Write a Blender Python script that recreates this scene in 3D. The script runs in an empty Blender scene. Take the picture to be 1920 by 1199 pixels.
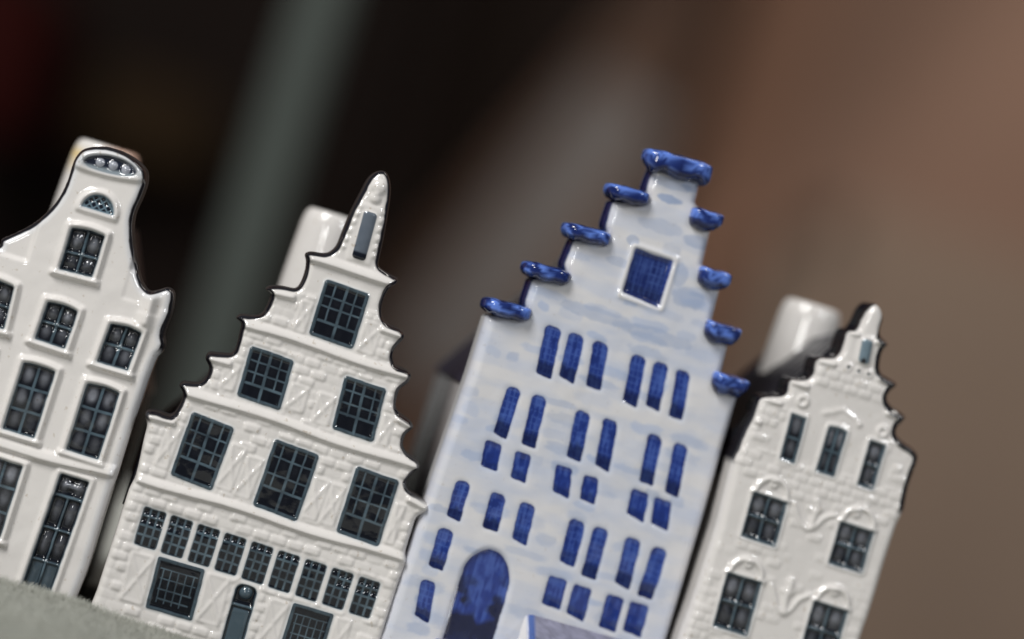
import bpy, bmesh, math, random
import numpy as np
from mathutils import Vector, Matrix

# ------------------------------------------------------------------ camera
F_PX = 4430.0                       # focal length in pixels of the 1920 px wide photograph
ROLL = math.radians(17.0)
DIST = 0.450
CAM = np.array([0.0, -DIST, 0.077])
scene = bpy.context.scene
cd = bpy.data.cameras.new('camera')
cam = bpy.data.objects.new('camera', cd)
scene.collection.objects.link(cam)
cd.sensor_width = 36.0
cd.lens = 36.0 * F_PX / 1920.0
cd.clip_start = 0.02
cd.clip_end = 30
cd.dof.use_dof = True
cd.dof.focus_distance = DIST
APERTURE = 0.0265
cd.dof.aperture_fstop = (cd.lens / 1000.0) / APERTURE
cam.matrix_world = (Matrix.Translation(Vector(CAM)) @ Matrix.Rotation(math.radians(90), 4, 'X')
                    @ Matrix.Rotation(ROLL, 4, 'Z'))
scene.camera = cam

# ------------------------------------------------------------------ world, lamps, exposure
w = bpy.data.worlds.new('World'); scene.world = w; w.use_nodes = True
bg = w.node_tree.nodes['Background']
bg.inputs[0].default_value = (0.93, 0.96, 1.0, 1); bg.inputs[1].default_value = 0.10

def lamp(name, az, el, dist, sx, sy, power, col, target=(0, 0, 0.05)):
    l = bpy.data.lights.new(name, 'AREA'); l.shape = 'RECTANGLE'; l.size = sx; l.size_y = sy
    l.energy = power; l.color = col
    o = bpy.data.objects.new(name, l); scene.collection.objects.link(o)
    a, e = math.radians(az), math.radians(el)
    d = Vector((math.sin(a) * math.cos(e), -math.cos(a) * math.cos(e), math.sin(e)))
    o.location = Vector(target) + d * dist
    o.rotation_euler = (-d).to_track_quat('-Z', 'Y').to_euler()
    return o
lamp('key_lamp', -42, 42, 1.5, 0.44, 0.66, 24.0, (1.0, 0.99, 0.965))
lamp('side_lamp', 42, 30, 1.6, 0.14, 0.40, 5.0, (0.95, 0.97, 1.0))
lamp('front_lamp', -15, 10, 1.3, 0.08, 0.14, 1.5, (1.0, 0.99, 0.97))
lamp('wall_fill', 0, 0, 0.001, 0.5, 0.5, 5.0, (1.0, 0.95, 0.88), target=(0, 0, 0))  # added area light, out of view, that brightens the dim background wall
wl = bpy.data.objects['wall_fill']; wl.location = (0.35, 0.55, 0.95); wl.rotation_euler = (Vector((0.3, 1.5, 0.1)) - wl.location).to_track_quat('-Z', 'Y').to_euler()
vs = scene.view_settings
vs.view_transform = 'Standard'; vs.look = 'None'; vs.exposure = 0.0; vs.gamma = 1.0
vs.use_curve_mapping = False

# ------------------------------------------------------------------ helpers
rng = np.random.default_rng(7)
random.seed(7)

def tag(o, label=None, cat=None, group=None, kind=None):
    if label: o['label'] = label
    if cat: o['category'] = cat
    if group: o['group'] = group
    if kind: o['kind'] = kind
    return o

def ray(px, py):
    dx, dy = px - 960.0, py - 599.5
    c, s = math.cos(ROLL), math.sin(ROLL)
    return np.array([(dx * c + dy * s) / F_PX, 1.0, (dx * s - dy * c) / F_PX])

def at(px, py, depth):
    return CAM + ray(px, py) * depth

class Frame:
    """upright plane of one facade: local x along it, z up, -y towards the viewer (mm)"""
    def __init__(self, px, py, depth, yaw):
        o = at(px, py, depth); self.O = np.array([o[0], o[1], 0.0]); self.yaw = math.radians(yaw)
        self.e = np.array([math.cos(self.yaw), math.sin(self.yaw), 0]); self.n = np.array([-math.sin(self.yaw), math.cos(self.yaw), 0])
    def p(self, px, py, back=0.0):
        d = ray(px, py)
        t = self.n.dot(self.O + self.n * back / 1000 - CAM) / self.n.dot(d)
        P = CAM + d * t - self.O
        return np.array([P.dot(self.e) * 1000, P[2] * 1000])
    def pts(self, lst): return np.array([self.p(*q) for q in lst])

def vnoise(X, Z, sx, sz, seed):
    r = np.random.default_rng(seed); T = r.random((257, 257))
    u = X / sx + 500.37; v = Z / sz + 500.71
    iu = np.floor(u).astype(int); iv = np.floor(v).astype(int)
    fu = u - iu; fv = v - iv
    fu = fu * fu * (3 - 2 * fu); fv = fv * fv * (3 - 2 * fv)
    a = T[iu % 257, iv % 257]; b = T[(iu + 1) % 257, iv % 257]
    c = T[iu % 257, (iv + 1) % 257]; d = T[(iu + 1) % 257, (iv + 1) % 257]
    return (a * (1 - fu) + b * fu) * (1 - fv) + (c * (1 - fu) + d * fu) * fv
def fnoise(X, Z, s, seed, asp=1.0):
    return (vnoise(X, Z, s, s / asp, seed) * .55 + vnoise(X, Z, s / 2, s / 2 / asp, seed + 1) * .3
            + vnoise(X, Z, s / 4, s / 4 / asp, seed + 2) * .15)
def sstep(a, b, x):
    t = np.clip((x - a) / (b - a), 0, 1); return t * t * (3 - 2 * t)
def rbox(s, t, a, b, r):
    qx = np.abs(s) - a + r; qy = np.abs(t) - b + r
    return np.hypot(np.maximum(qx, 0), np.maximum(qy, 0)) + np.minimum(np.maximum(qx, qy), 0) - r
def seg_dist(X, Z, a, b):
    d = b - a; L = max(d.dot(d), 1e-9)
    t = np.clip(((X - a[0]) * d[0] + (Z - a[1]) * d[1]) / L, 0, 1)
    return np.hypot(X - a[0] - d[0] * t, Z - a[1] - d[1] * t), t
def catmull(P, n=4, closed=False):
    out = []; N = len(P)
    for i in range(N - 1):
        p0 = P[max(i - 1, 0)]; p1 = P[i]; p2 = P[i + 1]; p3 = P[min(i + 2, N - 1)]
        L = np.linalg.norm(p2 - p1)
        if L > 9: out.append(p1); continue
        m1 = (p2 - p0) * .5; m2 = (p3 - p1) * .5
        for m in (m1, m2):
            l = np.linalg.norm(m)
            if l > L: m *= L / l
        for k in range(n):
            t = k / n
            out.append((2*t**3-3*t**2+1)*p1 + (t**3-2*t**2+t)*m1 + (-2*t**3+3*t**2)*p2 + (t**3-t**2)*m2)
    out.append(P[-1]); return np.array(out)

def mesh_from(name, V, F, mat, parent, col=None, N=None):
    """V metres Nx3, F faces Mx4 (or list), col Nx4, N vertex normals"""
    me = bpy.data.meshes.new(name)
    if isinstance(F, np.ndarray):
        k = F.shape[1]
        me.vertices.add(len(V)); me.vertices.foreach_set('co', V.astype(np.float32).ravel())
        me.loops.add(F.size); me.loops.foreach_set('vertex_index', F.astype(np.int32).ravel())
        me.polygons.add(len(F)); me.polygons.foreach_set('loop_start', np.arange(0, F.size, k, dtype=np.int32))
        me.update(calc_edges=True); me.validate()
    else:
        me.from_pydata([tuple(v) for v in V], [], F); me.update()
    me.polygons.foreach_set('use_smooth', np.ones(len(me.polygons), dtype=bool))
    if col is not None:
        a = me.color_attributes.new('paint', 'FLOAT_COLOR', 'POINT'); a.data.foreach_set('color', col.astype(np.float32).ravel())
    if N is not None:
        me.normals_split_custom_set_from_vertices(N.tolist())
    me.materials.append(mat)
    o = bpy.data.objects.new(name, me); scene.collection.objects.link(o)
    if parent: o.parent = parent
    return o

# ------------------------------------------------------------------ materials
def new_mat(name):
    m = bpy.data.materials.new(name); m.use_nodes = True
    return m, m.node_tree.nodes, m.node_tree.links, m.node_tree.nodes['Principled BSDF']

def glaze_mat(name, rough=0.045, bump=0.07, speck=0.75):
    """hand painted ceramic glaze: colour and dullness come from the painted attribute"""
    m, N, L, b = new_mat(name)
    at_ = N.new('ShaderNodeAttribute'); at_.attribute_name = 'paint'
    tc = N.new('ShaderNodeTexCoord')
    sp = N.new('ShaderNodeTexNoise'); sp.inputs['Scale'].default_value = 900; sp.inputs['Detail'].default_value = 3
    L.new(tc.outputs['Object'], sp.inputs['Vector'])
    rp = N.new('ShaderNodeValToRGB'); rp.color_ramp.elements[0].position = 0.27; rp.color_ramp.elements[1].position = 0.36
    rp.color_ramp.elements[0].color = (0.72, 0.66, 0.58, 1); rp.color_ramp.elements[1].color = (1, 1, 1, 1)
    L.new(sp.outputs['Fac'], rp.inputs['Fac'])
    mx = N.new('ShaderNodeMix'); mx.data_type = 'RGBA'; mx.blend_type = 'MULTIPLY'; mx.inputs['Factor'].default_value = speck
    L.new(at_.outputs['Color'], mx.inputs['A']); L.new(rp.outputs['Color'], mx.inputs['B'])
    L.new(mx.outputs['Result'], b.inputs['Base Color'])
    mr = N.new('ShaderNodeMapRange'); mr.inputs['To Min'].default_value = rough; mr.inputs['To Max'].default_value = 0.85
    L.new(at_.outputs['Alpha'], mr.inputs['Value'])
    L.new(mr.outputs['Result'], b.inputs['Roughness'])
    ms = N.new('ShaderNodeMapRange'); ms.inputs['To Min'].default_value = 0.5; ms.inputs['To Max'].default_value = 0.06
    L.new(at_.outputs['Alpha'], ms.inputs['Value']); L.new(ms.outputs['Result'], b.inputs['Specular IOR Level'])
    nz = N.new('ShaderNodeTexNoise'); nz.inputs['Scale'].default_value = 420; nz.inputs['Detail'].default_value = 2
    L.new(tc.outputs['Object'], nz.inputs['Vector'])
    bp = N.new('ShaderNodeBump'); bp.inputs['Strength'].default_value = bump; bp.inputs['Distance'].default_value = 0.0004
    L.new(nz.outputs['Fac'], bp.inputs['Height']); L.new(bp.outputs['Normal'], b.inputs['Normal'])
    b.inputs['IOR'].default_value = 1.65
    return m
GLAZE = glaze_mat('ceramic_glaze')
GLAZE_BLUE = glaze_mat('ceramic_glaze_soft', rough=0.09, bump=0.07, speck=0.3)

def plain(name, c1, c2, rough, scale, bump=0.2, dist=0.001, sheen=0.0, detail=6, spec=0.5):
    m, N, L, b = new_mat(name)
    tc = N.new('ShaderNodeTexCoord'); nz = N.new('ShaderNodeTexNoise')
    nz.inputs['Scale'].default_value = scale; nz.inputs['Detail'].default_value = detail
    L.new(tc.outputs['Object'], nz.inputs['Vector'])
    mx = N.new('ShaderNodeMix'); mx.data_type = 'RGBA'
    mx.inputs['A'].default_value = (*c1, 1); mx.inputs['B'].default_value = (*c2, 1)
    L.new(nz.outputs['Fac'], mx.inputs['Factor']); L.new(mx.outputs['Result'], b.inputs['Base Color'])
    b.inputs['Roughness'].default_value = rough; b.inputs['Specular IOR Level'].default_value = spec
    if sheen: b.inputs['Sheen Weight'].default_value = sheen; b.inputs['Sheen Roughness'].default_value = .6
    bp = N.new('ShaderNodeBump'); bp.inputs['Strength'].default_value = bump; bp.inputs['Distance'].default_value = dist
    L.new(nz.outputs['Fac'], bp.inputs['Height']); L.new(bp.outputs['Normal'], b.inputs['Normal'])
    return m

WHITE = np.array([0.665, 0.638, 0.615]); CREAM = np.array([0.57, 0.50, 0.43])
BLACK = np.array([0.008, 0.008, 0.012]); DUST = np.array([0.034, 0.027, 0.025])
DARK = np.array([0.004, 0.006, 0.013]); SLATE = np.array([0.078, 0.115, 0.142]); PALE = np.array([0.20, 0.21, 0.24])
COB = np.array([0.013, 0.032, 0.185]); COBD = np.array([0.003, 0.005, 0.03]); COBL = np.array([0.07, 0.13, 0.38])
COOLW = np.array([0.65, 0.64, 0.65]); WASH = np.array([0.30, 0.40, 0.62])

# ------------------------------------------------------------------ moulded relief: one continuous surface, cut into parts
class Relief:
    def __init__(self, frame, outline, cell=0.14):
        self.f = frame; self.out = outline; self.cell = cell
        lo = outline.min(0) - cell * 4; hi = outline.max(0) + cell * 4
        self.xs = np.arange(lo[0], hi[0], cell); self.zs = np.arange(lo[1], hi[1], cell)
        self.X, self.Z = np.meshgrid(self.xs, self.zs, indexing='ij')
        self.H = np.zeros_like(self.X); self.C = np.ones(self.X.shape + (4,)); self.C[..., :3] = WHITE; self.C[..., 3] = 0
        self.ID = np.zeros(self.X.shape, np.int16); self.parts = [('facade', None)]
        self.free = np.ones_like(self.X)
        self.wob = (fnoise(self.X, self.Z, 2.2, 5) - .5) * .42
        X, Z = self.X, self.Z
        best = np.full(X.shape, 1e9); ins = np.zeros(X.shape, bool); nx = np.zeros_like(X); nz = np.zeros_like(X)
        n = len(outline)
        for i in range(n):
            a = outline[i]; b = outline[(i + 1) % n]; d = b - a; L = max(d.dot(d), 1e-12)
            t = np.clip(((X - a[0]) * d[0] + (Z - a[1]) * d[1]) / L, 0, 1)
            qx = a[0] + d[0] * t; qz = a[1] + d[1] * t; dd = (X - qx) ** 2 + (Z - qz) ** 2
            m = dd < best; best[m] = dd[m]; nx[m] = qx[m]; nz[m] = qz[m]
            c = (a[1] > Z) != (b[1] > Z)
            if a[1] != b[1]:
                ins ^= c & (X < (b[0] - a[0]) * (Z - a[1]) / (b[1] - a[1]) + a[0])
        self.D = np.sqrt(best) * np.where(ins, 1, -1)        # distance inside the edge
        self.nx, self.nz = nx, nz
    def sl(self, c, r):
        i0 = max(int((c[0] - r - self.xs[0]) / self.cell), 0); i1 = min(int((c[0] + r - self.xs[0]) / self.cell) + 2, len(self.xs))
        j0 = max(int((c[1] - r - self.zs[0]) / self.cell), 0); j1 = min(int((c[1] + r - self.zs[0]) / self.cell) + 2, len(self.zs))
        return (slice(i0, i1), slice(j0, j1))
    def quad(self, q):
        TL, TR, BR, BL = [self.f.p(*k) for k in q]
        c = (TL + TR + BR + BL) / 4; u = ((TR + BR) - (TL + BL)) / 2; v = ((BL + BR) - (TL + TR)) / 2
        w = np.linalg.norm(u); h = np.linalg.norm(v)
        s = self.sl(c, max(w, h) * .75 + 3.2)
        M = np.linalg.inv(np.array([[u[0] / w, v[0] / h], [u[1] / w, v[1] / h]]))
        X = self.X[s] - c[0]; Z = self.Z[s] - c[1]
        return s, M[0, 0] * X + M[0, 1] * Z, M[1, 0] * X + M[1, 1] * Z, w, h
    def part(self, name, s, mask, label=None):
        self.parts.append((name, label)); self.ID[s][mask] = len(self.parts) - 1
    def paint(self, s, k, col):
        k = k[..., None]; self.C[s][..., :3] = self.C[s][..., :3] * (1 - k) + col * k
    # --- features
    def window(self, q, cols=2, rows=2, frame=0.8, fh=0.55, arch=0.0, rim=0.42, mw=0.5, depth=1.05, bulge=0.6, rr=0.3,
               split=None, name='window', sill=True, halo=True, xpos=None, zpos=None, pale=1.0, soft=1.0, label=None, rimh=0.1):
        s, S, T, w, h = self.quad(q)
        Te = T + arch * (1 - (2 * S / w) ** 2).clip(0, 1) * (-T / (h / 2)).clip(0, 1.3)
        d = rbox(S, Te, w / 2, h / 2, rr) + self.wob[s] * .45
        H = self.H[s]
        if frame:
            do = rbox(S, Te, w / 2 + frame, h / 2 + frame, .5)
            k = sstep(.15, -.15, do); H[:] = np.maximum(H, k * fh * (1 - .25 * sstep(-.1, -frame, do)))
            if sill:
                k2 = sstep(.12, -.12, rbox(S, T - h / 2 - frame * .7, w / 2 + frame * 1.35, frame * .45, .2)); H[:] = np.maximum(H, k2 * (fh + .15))
            self.free[s] = np.minimum(self.free[s], sstep(-.1, .5, do))
        self.free[s] = np.minimum(self.free[s], sstep(.1, .8, d))
        ins = sstep(.08, -.08, d)
        if xpos is None: xpos = [(-.5 + (i + 1) / cols) for i in range(cols - 1)]
        if zpos is None: zpos = [(-.5 + (i + 1) / rows) for i in range(rows - 1)]
        wz = self.wob[s] * .35
        mun = np.zeros_like(H)
        def bar(dist, wd): return sstep(wd / 2 + .12, wd / 2 - .1, dist)
        for x in xpos:
            if isinstance(x, tuple): x, z0, z1, wd = x
            else: z0, z1, wd = -.5, .5, mw
            on = sstep(z0 * h - .1, z0 * h + .1, T) * sstep(z1 * h + .1, z1 * h - .1, T)
            mun = np.maximum(mun, bar(np.abs(S - x * w + wz), wd) * on)
        for z in zpos:
            if isinstance(z, tuple): z, x0, x1, wd = z
            else: x0, x1, wd = -.5, .5, mw
            on = sstep(x0 * w - .1, x0 * w + .1, S) * sstep(x1 * w + .1, x1 * w - .1, S)
            mun = np.maximum(mun, bar(np.abs(T - z * h - wz), wd) * on)
        ring = sstep(-rim - .1, -rim + .12, d)
        up = np.maximum(ring, mun * .8)
        ex = np.array([-.5] + [x if not isinstance(x, tuple) else x[0] for x in xpos] + [.5]); ex.sort()
        ez = np.array([-.5] + [z if not isinstance(z, tuple) else z[0] for z in zpos] + [.5]); ez.sort()
        Bm = np.zeros_like(H)
        if bulge:
            for i in range(len(ex) - 1):
                for j in range(len(ez) - 1):
                    cx = (ex[i] + ex[i + 1]) / 2 * w; cz = (ez[j] + ez[j + 1]) / 2 * h
                    a = (ex[i + 1] - ex[i]) * w / 2; b = (ez[j + 1] - ez[j]) * h / 2
                    amp = .75 + .25 * math.sin(i * 5 + j * 3 + w * 7)
                    g = np.exp(-(((S - cx) / a / .52) ** 2 + ((T - cz + b * .12) / b / .62) ** 2) ** 1.3) * amp
                    Bm = np.maximum(Bm, g)
        inner = -depth + up * (depth + rimh) + Bm * bulge * (1 - up)
        inner = inner + .12 * sstep(0, h / 2, T) * (1 - up)
        H[:] = H * (1 - ins) + inner * ins
        n2 = fnoise(self.X[s], self.Z[s], 1.3, 31)
        upc = np.maximum(ring * (.3 + .5 * n2), mun * (.15 + 1.15 * fnoise(self.X[s], self.Z[s], 2.4, 37))); upc = np.maximum(upc, .0)
        col = DARK * .55 * (1 - upc[..., None]) + (SLATE * 1.05) * upc[..., None]
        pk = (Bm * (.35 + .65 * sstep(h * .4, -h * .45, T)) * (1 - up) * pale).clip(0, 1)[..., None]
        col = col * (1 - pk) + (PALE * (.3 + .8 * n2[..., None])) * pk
        C = self.C[s]; k = ins[..., None]
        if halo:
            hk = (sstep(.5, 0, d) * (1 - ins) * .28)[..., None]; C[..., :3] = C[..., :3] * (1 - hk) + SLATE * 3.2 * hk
        C[..., :3] = C[..., :3] * (1 - k) + col * k
        self.part(name, s, d < 0.02, label)
        return s, S, T, w, h, ins
    def ledge(self, a, b, th=1.5, ht=0.9, part=True, name='cornice'):
        A = self.f.p(*a); B = self.f.p(*b); c = (A + B) / 2; d = B - A; L = np.linalg.norm(d); d /= L; n = np.array([-d[1], d[0]])
        s = self.sl(c, L / 2 + 2); X = self.X[s] - c[0]; Z = self.Z[s] - c[1]
        u = X * d[0] + Z * d[1]; v = X * n[0] + Z * n[1] + .25 * np.sin(u * .21)
        q = rbox(u, v, L / 2, th / 2, .3) + self.wob[s] * .25
        prof = ht * (.55 + .45 * sstep(th / 2, -th / 2 + .3, v))
        k = sstep(.12, -.18, q)
        self.H[s] = np.maximum(self.H[s], k * prof)
        self.free[s] = np.minimum(self.free[s], sstep(0, .5, q))
        if part: self.part(name, s, (q < .15) & (self.D[s] > 0))
    def ridge(self, pts, wd=0.4, ht=0.25, smooth=True):
        P = self.f.pts(pts)
        if smooth and len(P) > 2: P = catmull(P, 4)
        c = (P.max(0) + P.min(0)) / 2; s = self.sl(c, np.abs(P - c).max() + wd * 2 + .5)
        best = np.full(self.H[s].shape, 1e9)
        for i in range(len(P) - 1): best = np.minimum(best, seg_dist(self.X[s], self.Z[s], P[i], P[i + 1])[0])
        g = np.exp(-(best / (wd * .75)) ** 2) * ht * 1.5
        self.H[s] = np.maximum(self.H[s], self.H[s] * .3 + g * 1.0)
        self.free[s] = np.minimum(self.free[s], sstep(wd * .7, wd * 1.6, best))
    def ring(self, c, r, wd=0.35, ht=0.3, fill=0.0):
        p = self.f.p(*c); s = self.sl(p, r + wd * 3)
        d = np.hypot(self.X[s] - p[0], self.Z[s] - p[1])
        g = np.exp(-((d - r) / (wd * .75)) ** 2) * ht * 1.9 + fill * sstep(r, r * .5, d)
        self.H[s] += g; self.free[s] = np.minimum(self.free[s], sstep(r + wd, r + wd * 2, d))
    def ball(self, c, r, ht, col=None, part=None, hole=False):
        p = self.f.p(*c); s = self.sl(p, r + .6); d = np.hypot(self.X[s] - p[0], self.Z[s] - p[1])
        dome = np.sqrt(np.maximum(1 - (d / r) ** 2, 0)) * ht
        self.H[s] = self.H[s] - dome if hole else np.maximum(self.H[s], self.H[s] + dome)
        if col is not None: self.paint(s, sstep(r + .1, r - .15, d), col)
        if part: self.part(part, s, d < r)
    def panel(self, q, ht=0.22, cross=True, name=None, diag=1):
        s, S, T, w, h = self.quad(q)
        d = rbox(S, T, w / 2, h / 2, .25) + self.wob[s] * .3
        k = sstep(.1, -.1, d) * ht * .6
        if cross:
            L = math.hypot(w, h)
            for sg in ((1, -1) if diag == 1 else (diag,)):
                dd = np.abs(S * h * sg - T * w) / L
                k = np.maximum(k, np.exp(-(dd / .26) ** 2) * ht * 1.5 * sstep(.05, -.2, d))
            k = np.maximum(k, np.exp(-((d + .25) / .25) ** 2) * ht * 1.2)
        self.H[s] = np.maximum(self.H[s], k * self.free[s])
        if name: self.part(name, s, (d < 0) & (self.free[s] > .5) & (self.ID[s] == 0))
        self.free[s] = np.minimum(self.free[s], sstep(0, .5, d))
    def bricks(self, bw, bh, amp, zmin, zmax, seed=1, skew=0.0, thresh=.42, off=.3):
        X, Z = self.X + self.wob, self.Z - self.X * skew + self.wob * .4
        row = np.floor(Z / bh); fx = X / bw + (row % 2) * .5 + .13 * np.sin(row * 12.9)
        a = np.abs(fx - np.floor(fx) - .5) * bw; b = np.abs(Z / bh - row - .5) * bh
        d = rbox(a, b, bw / 2 - .16, bh / 2 - .14, .25)
        on = sstep(thresh - .08, thresh + .08, vnoise(np.floor(fx) * 1.7, row * 2.3, 1.0, 1.0, seed))
        k = sstep(.12, -.12, d) * amp * self.free * sstep(zmin, zmin + .2, self.Z) * sstep(zmax, zmax - .2, self.Z)
        self.H += k * (off + (1 - off) * on)
    def edge_paint(self, zmin, width, col=BLACK, dust=True):
        n = fnoise(self.X, self.Z, 3.0, 77)
        k = sstep(width + .12, width - .12, self.D + (n - .5) * .5) * sstep(zmin - .8, zmin + .8, self.Z)
        self.paint((slice(None), slice(None)), k, col)
        k = sstep(.34, .12, self.D + (n - .5) * .2) * sstep(zmin - .8, zmin + .8, self.Z)
        self.paint((slice(None), slice(None)), k, DUST * .8); self.C[..., 3] = np.maximum(self.C[..., 3], k * .55)
    def finish(self, parent, radius=0.9, depth=5.0, blur=1.7, mat=None, side=None, dustcol=DUST):
        mat = mat or GLAZE
        c = self.cell; H = self.H + (fnoise(self.X, self.Z, 7, 3) - .5) * .35 + (fnoise(self.X, self.Z, 1.6, 9) - .5) * .05
        k = np.exp(-.5 * (np.arange(-6, 7) / blur) ** 2); k /= k.sum()
        Hp = np.pad(H, 6, mode='edge'); Hb = sum(k[i] * Hp[i:i + H.shape[0], :] for i in range(13)); H1 = sum(k[i] * Hb[:, i:i + H.shape[1]] for i in range(13))
        k = np.exp(-.5 * (np.arange(-6, 7) / (blur * 1.2)) ** 2); k /= k.sum()
        Hb = sum(k[i] * Hp[i:i + H.shape[0], :] for i in range(13)); H2 = sum(k[i] * Hb[:, i:i + H.shape[1]] for i in range(13))
        white = sstep(.25, .5, self.C[..., 0]); wp = np.pad(white, 6, mode='edge'); wp = sum(k[i] * wp[i:i + H.shape[0], :] for i in range(13)); white = sum(k[i] * wp[:, i:i + H.shape[1]] for i in range(13)); H = H1 * (1 - white) + H2 * white
        D = self.D; r = radius; dd = np.clip(D, 0, r)
        dd = np.clip(D, 0, r * 1.9); q_ = 1 - dd / (r * 1.9)
        drop = r * 2.3 * (1 - np.sqrt(np.maximum(1 - q_ ** 2.2, 0)))
        H = np.where(D < r * 1.5, np.minimum(H, H * sstep(0, r * .8, D) + 0 * H), H) - drop
        inside = D > 0
        cellk = inside[:-1, :-1] | inside[1:, :-1] | inside[:-1, 1:] | inside[1:, 1:]
        X = np.where(inside, self.X, self.nx); Z = np.where(inside, self.Z, self.nz)
        Y = -H; Y = np.where(inside, Y, r * 2.4)
        nX, nZ = X.shape; idx = np.arange(nX * nZ).reshape(nX, nZ)
        I, J = np.nonzero(cellk)
        F = np.stack([idx[I, J], idx[I + 1, J], idx[I + 1, J + 1], idx[I, J + 1]], 1)
        FI = self.ID[I, J].copy()
        V = np.stack([X.ravel(), Y.ravel(), Z.ravel()], 1); C = self.C.reshape(-1, 4)
        # rim wall going back
        E = np.concatenate([F[:, [0, 1]], F[:, [1, 2]], F[:, [2, 3]], F[:, [3, 0]]]); Ei = np.tile(FI, 4)
        key = np.sort(E, 1); kk = key[:, 0].astype(np.int64) * (nX * nZ) + key[:, 1]
        u, inv, cnt = np.unique(kk, return_inverse=True, return_counts=True); bm = cnt[inv] == 1
        B = E[bm]; bv = np.unique(B); mp = np.full(nX * nZ, -1); layers = [bv]
        Vs = [V]; Cs = [C]; base = len(V); Fs = [F]; FIs = [FI]; prev = None
        prevmap = np.arange(nX * nZ)
        for yy in (r * 2.4 + .35, max(depth * .7, r * 2.4 + .8), depth):
            m = np.full(nX * nZ, -1); m[bv] = base + np.arange(len(bv)); base += len(bv)
            nv = V[bv].copy(); nv[:, 1] = yy; Vs.append(nv)
            nc = C[bv].copy()
            if side is not None: nc = side(nv, nc)
            Cs.append(nc)
            Fs.append(np.stack([prevmap[B[:, 1]], prevmap[B[:, 0]], m[B[:, 0]], m[B[:, 1]]], 1)); FIs.append(np.zeros(len(B), np.int16))
            prevmap = m
        V = np.concatenate(Vs); C = np.concatenate(Cs); F = np.concatenate(Fs); FI = np.concatenate(FIs)
        # vertex normals of the undivided surface
        a = V[F[:, 2]] - V[F[:, 0]]; b = V[F[:, 3]] - V[F[:, 1]]; fn = np.cross(a, b)
        Nn = np.zeros_like(V)
        for q in range(4):
            for ax in range(3): Nn[:, ax] += np.bincount(F[:, q], weights=fn[:, ax], minlength=len(V))
        Nn /= np.maximum(np.linalg.norm(Nn, axis=1, keepdims=True), 1e-12)
        for pid, (name, label) in enumerate(self.parts):
            f = F[FI == pid]
            if len(f) < 6: continue
            used, inv = np.unique(f, return_inverse=True)
            o = mesh_from(name, V[used] / 1000, inv.reshape(-1, 4), mat, parent, C[used], Nn[used])
            if label: o['label'] = label

def lathe(name, prof, mat, parent, loc, col=None, n=64):
    V = []; F = []
    for (r, z) in prof:
        for k in range(n): a = 2 * math.pi * k / n; V.append((r * math.cos(a) + loc[0], r * math.sin(a) + loc[1], z + loc[2]))
    for i in range(len(prof) - 1):
        for k in range(n): F.append((i * n + k, i * n + (k + 1) % n, (i + 1) * n + (k + 1) % n, (i + 1) * n + k))
    V = np.array(V) / 1000
    c = np.tile(np.array([*WHITE, 0.0]), (len(V), 1))
    if col: c = col(V * 1000 - np.array(loc), c)
    return mesh_from(name, V, np.array(F), mat, parent, c)

def prism(name, poly, y0, y1, mat, parent, colf, seg=1, bevel=0.4, ribs=None):
    """outline poly (mm, x z) extruded from y0 to y1 (mm)"""
    bm = bmesh.new(); n = len(poly); rows = []
    ys = [y0 + (y1 - y0) * i / seg for i in range(seg + 1)]
    for i, y in enumerate(ys):
        g = 0.0 if ribs is None else ribs(y)
        row = []
        for k, p in enumerate(poly):
            c = np.mean(poly, axis=0); d = np.array(p) - c; d = d / np.linalg.norm(d)
            row.append(bm.verts.new(((p[0] + d[0] * g) / 1000, y / 1000, (p[1] + (d[1] * g if p[1] > 0.5 else 0)) / 1000)))
        rows.append(row)
    for i in range(seg):
        for k in range(n): bm.faces.new((rows[i][k], rows[i][(k + 1) % n], rows[i + 1][(k + 1) % n], rows[i + 1][k]))
    bm.faces.new(rows[0][::-1]); bm.faces.new(rows[-1])
    if bevel and seg == 1:
        bmesh.ops.bevel(bm, geom=list(bm.edges), offset=bevel / 1000, segments=3, affect='EDGES', profile=.5)
    bmesh.ops.recalc_face_normals(bm, faces=bm.faces)
    me = bpy.data.meshes.new(name); bm.to_mesh(me); bm.free()
    co = np.zeros(len(me.vertices) * 3); me.vertices.foreach_get('co', co); co = co.reshape(-1, 3) * 1000
    a = me.color_attributes.new('paint', 'FLOAT_COLOR', 'POINT'); a.data.foreach_set('color', colf(co).astype(np.float32).ravel())
    me.polygons.foreach_set('use_smooth', np.ones(len(me.polygons), dtype=bool))
    me.materials.append(mat)
    me.set_sharp_from_angle(angle=math.radians(35))
    o = bpy.data.objects.new(name, me); scene.collection.objects.link(o); o.parent = parent
    return o
def flat(col, dull=0.0): return lambda co: np.tile(np.array([*col, dull]), (len(co), 1))

def house(name, frame, label):
    o = bpy.data.objects.new(name, None); scene.collection.objects.link(o)
    o.location = frame.O; o.rotation_euler = (0, 0, frame.yaw); o.empty_display_size = .02
    return tag(o, label, 'house figurine', 'row of miniature ceramic canal houses')

def bottle_neck(frame, root, top_px, back, r=6.3, bottom=25, col=None):
    """the neck of the hollow house: a chimney-like spout behind the gable"""
    p = frame.p(top_px[0], top_px[1], back); x, z = p
    prof = [(r * 1.12, bottom - z), (r * 1.08, -16), (r * 1.03, -8), (r, -4.2), (r * .992, -3.2), (r * .975, -2.4), (r * .95, -1.5), (r * .91, -.75), (r * .85, -.2), (r * .78, 0), (r * .71, -.3), (r * .67, -1.2), (r * .66, -3), (r * .66, -9), (0.01, -9)]
    return lathe('chimney', prof, GLAZE, [c for c in bpy.data.objects if c.name.startswith('roof') and c.parent == root][0], (x, back, z), col)

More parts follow.
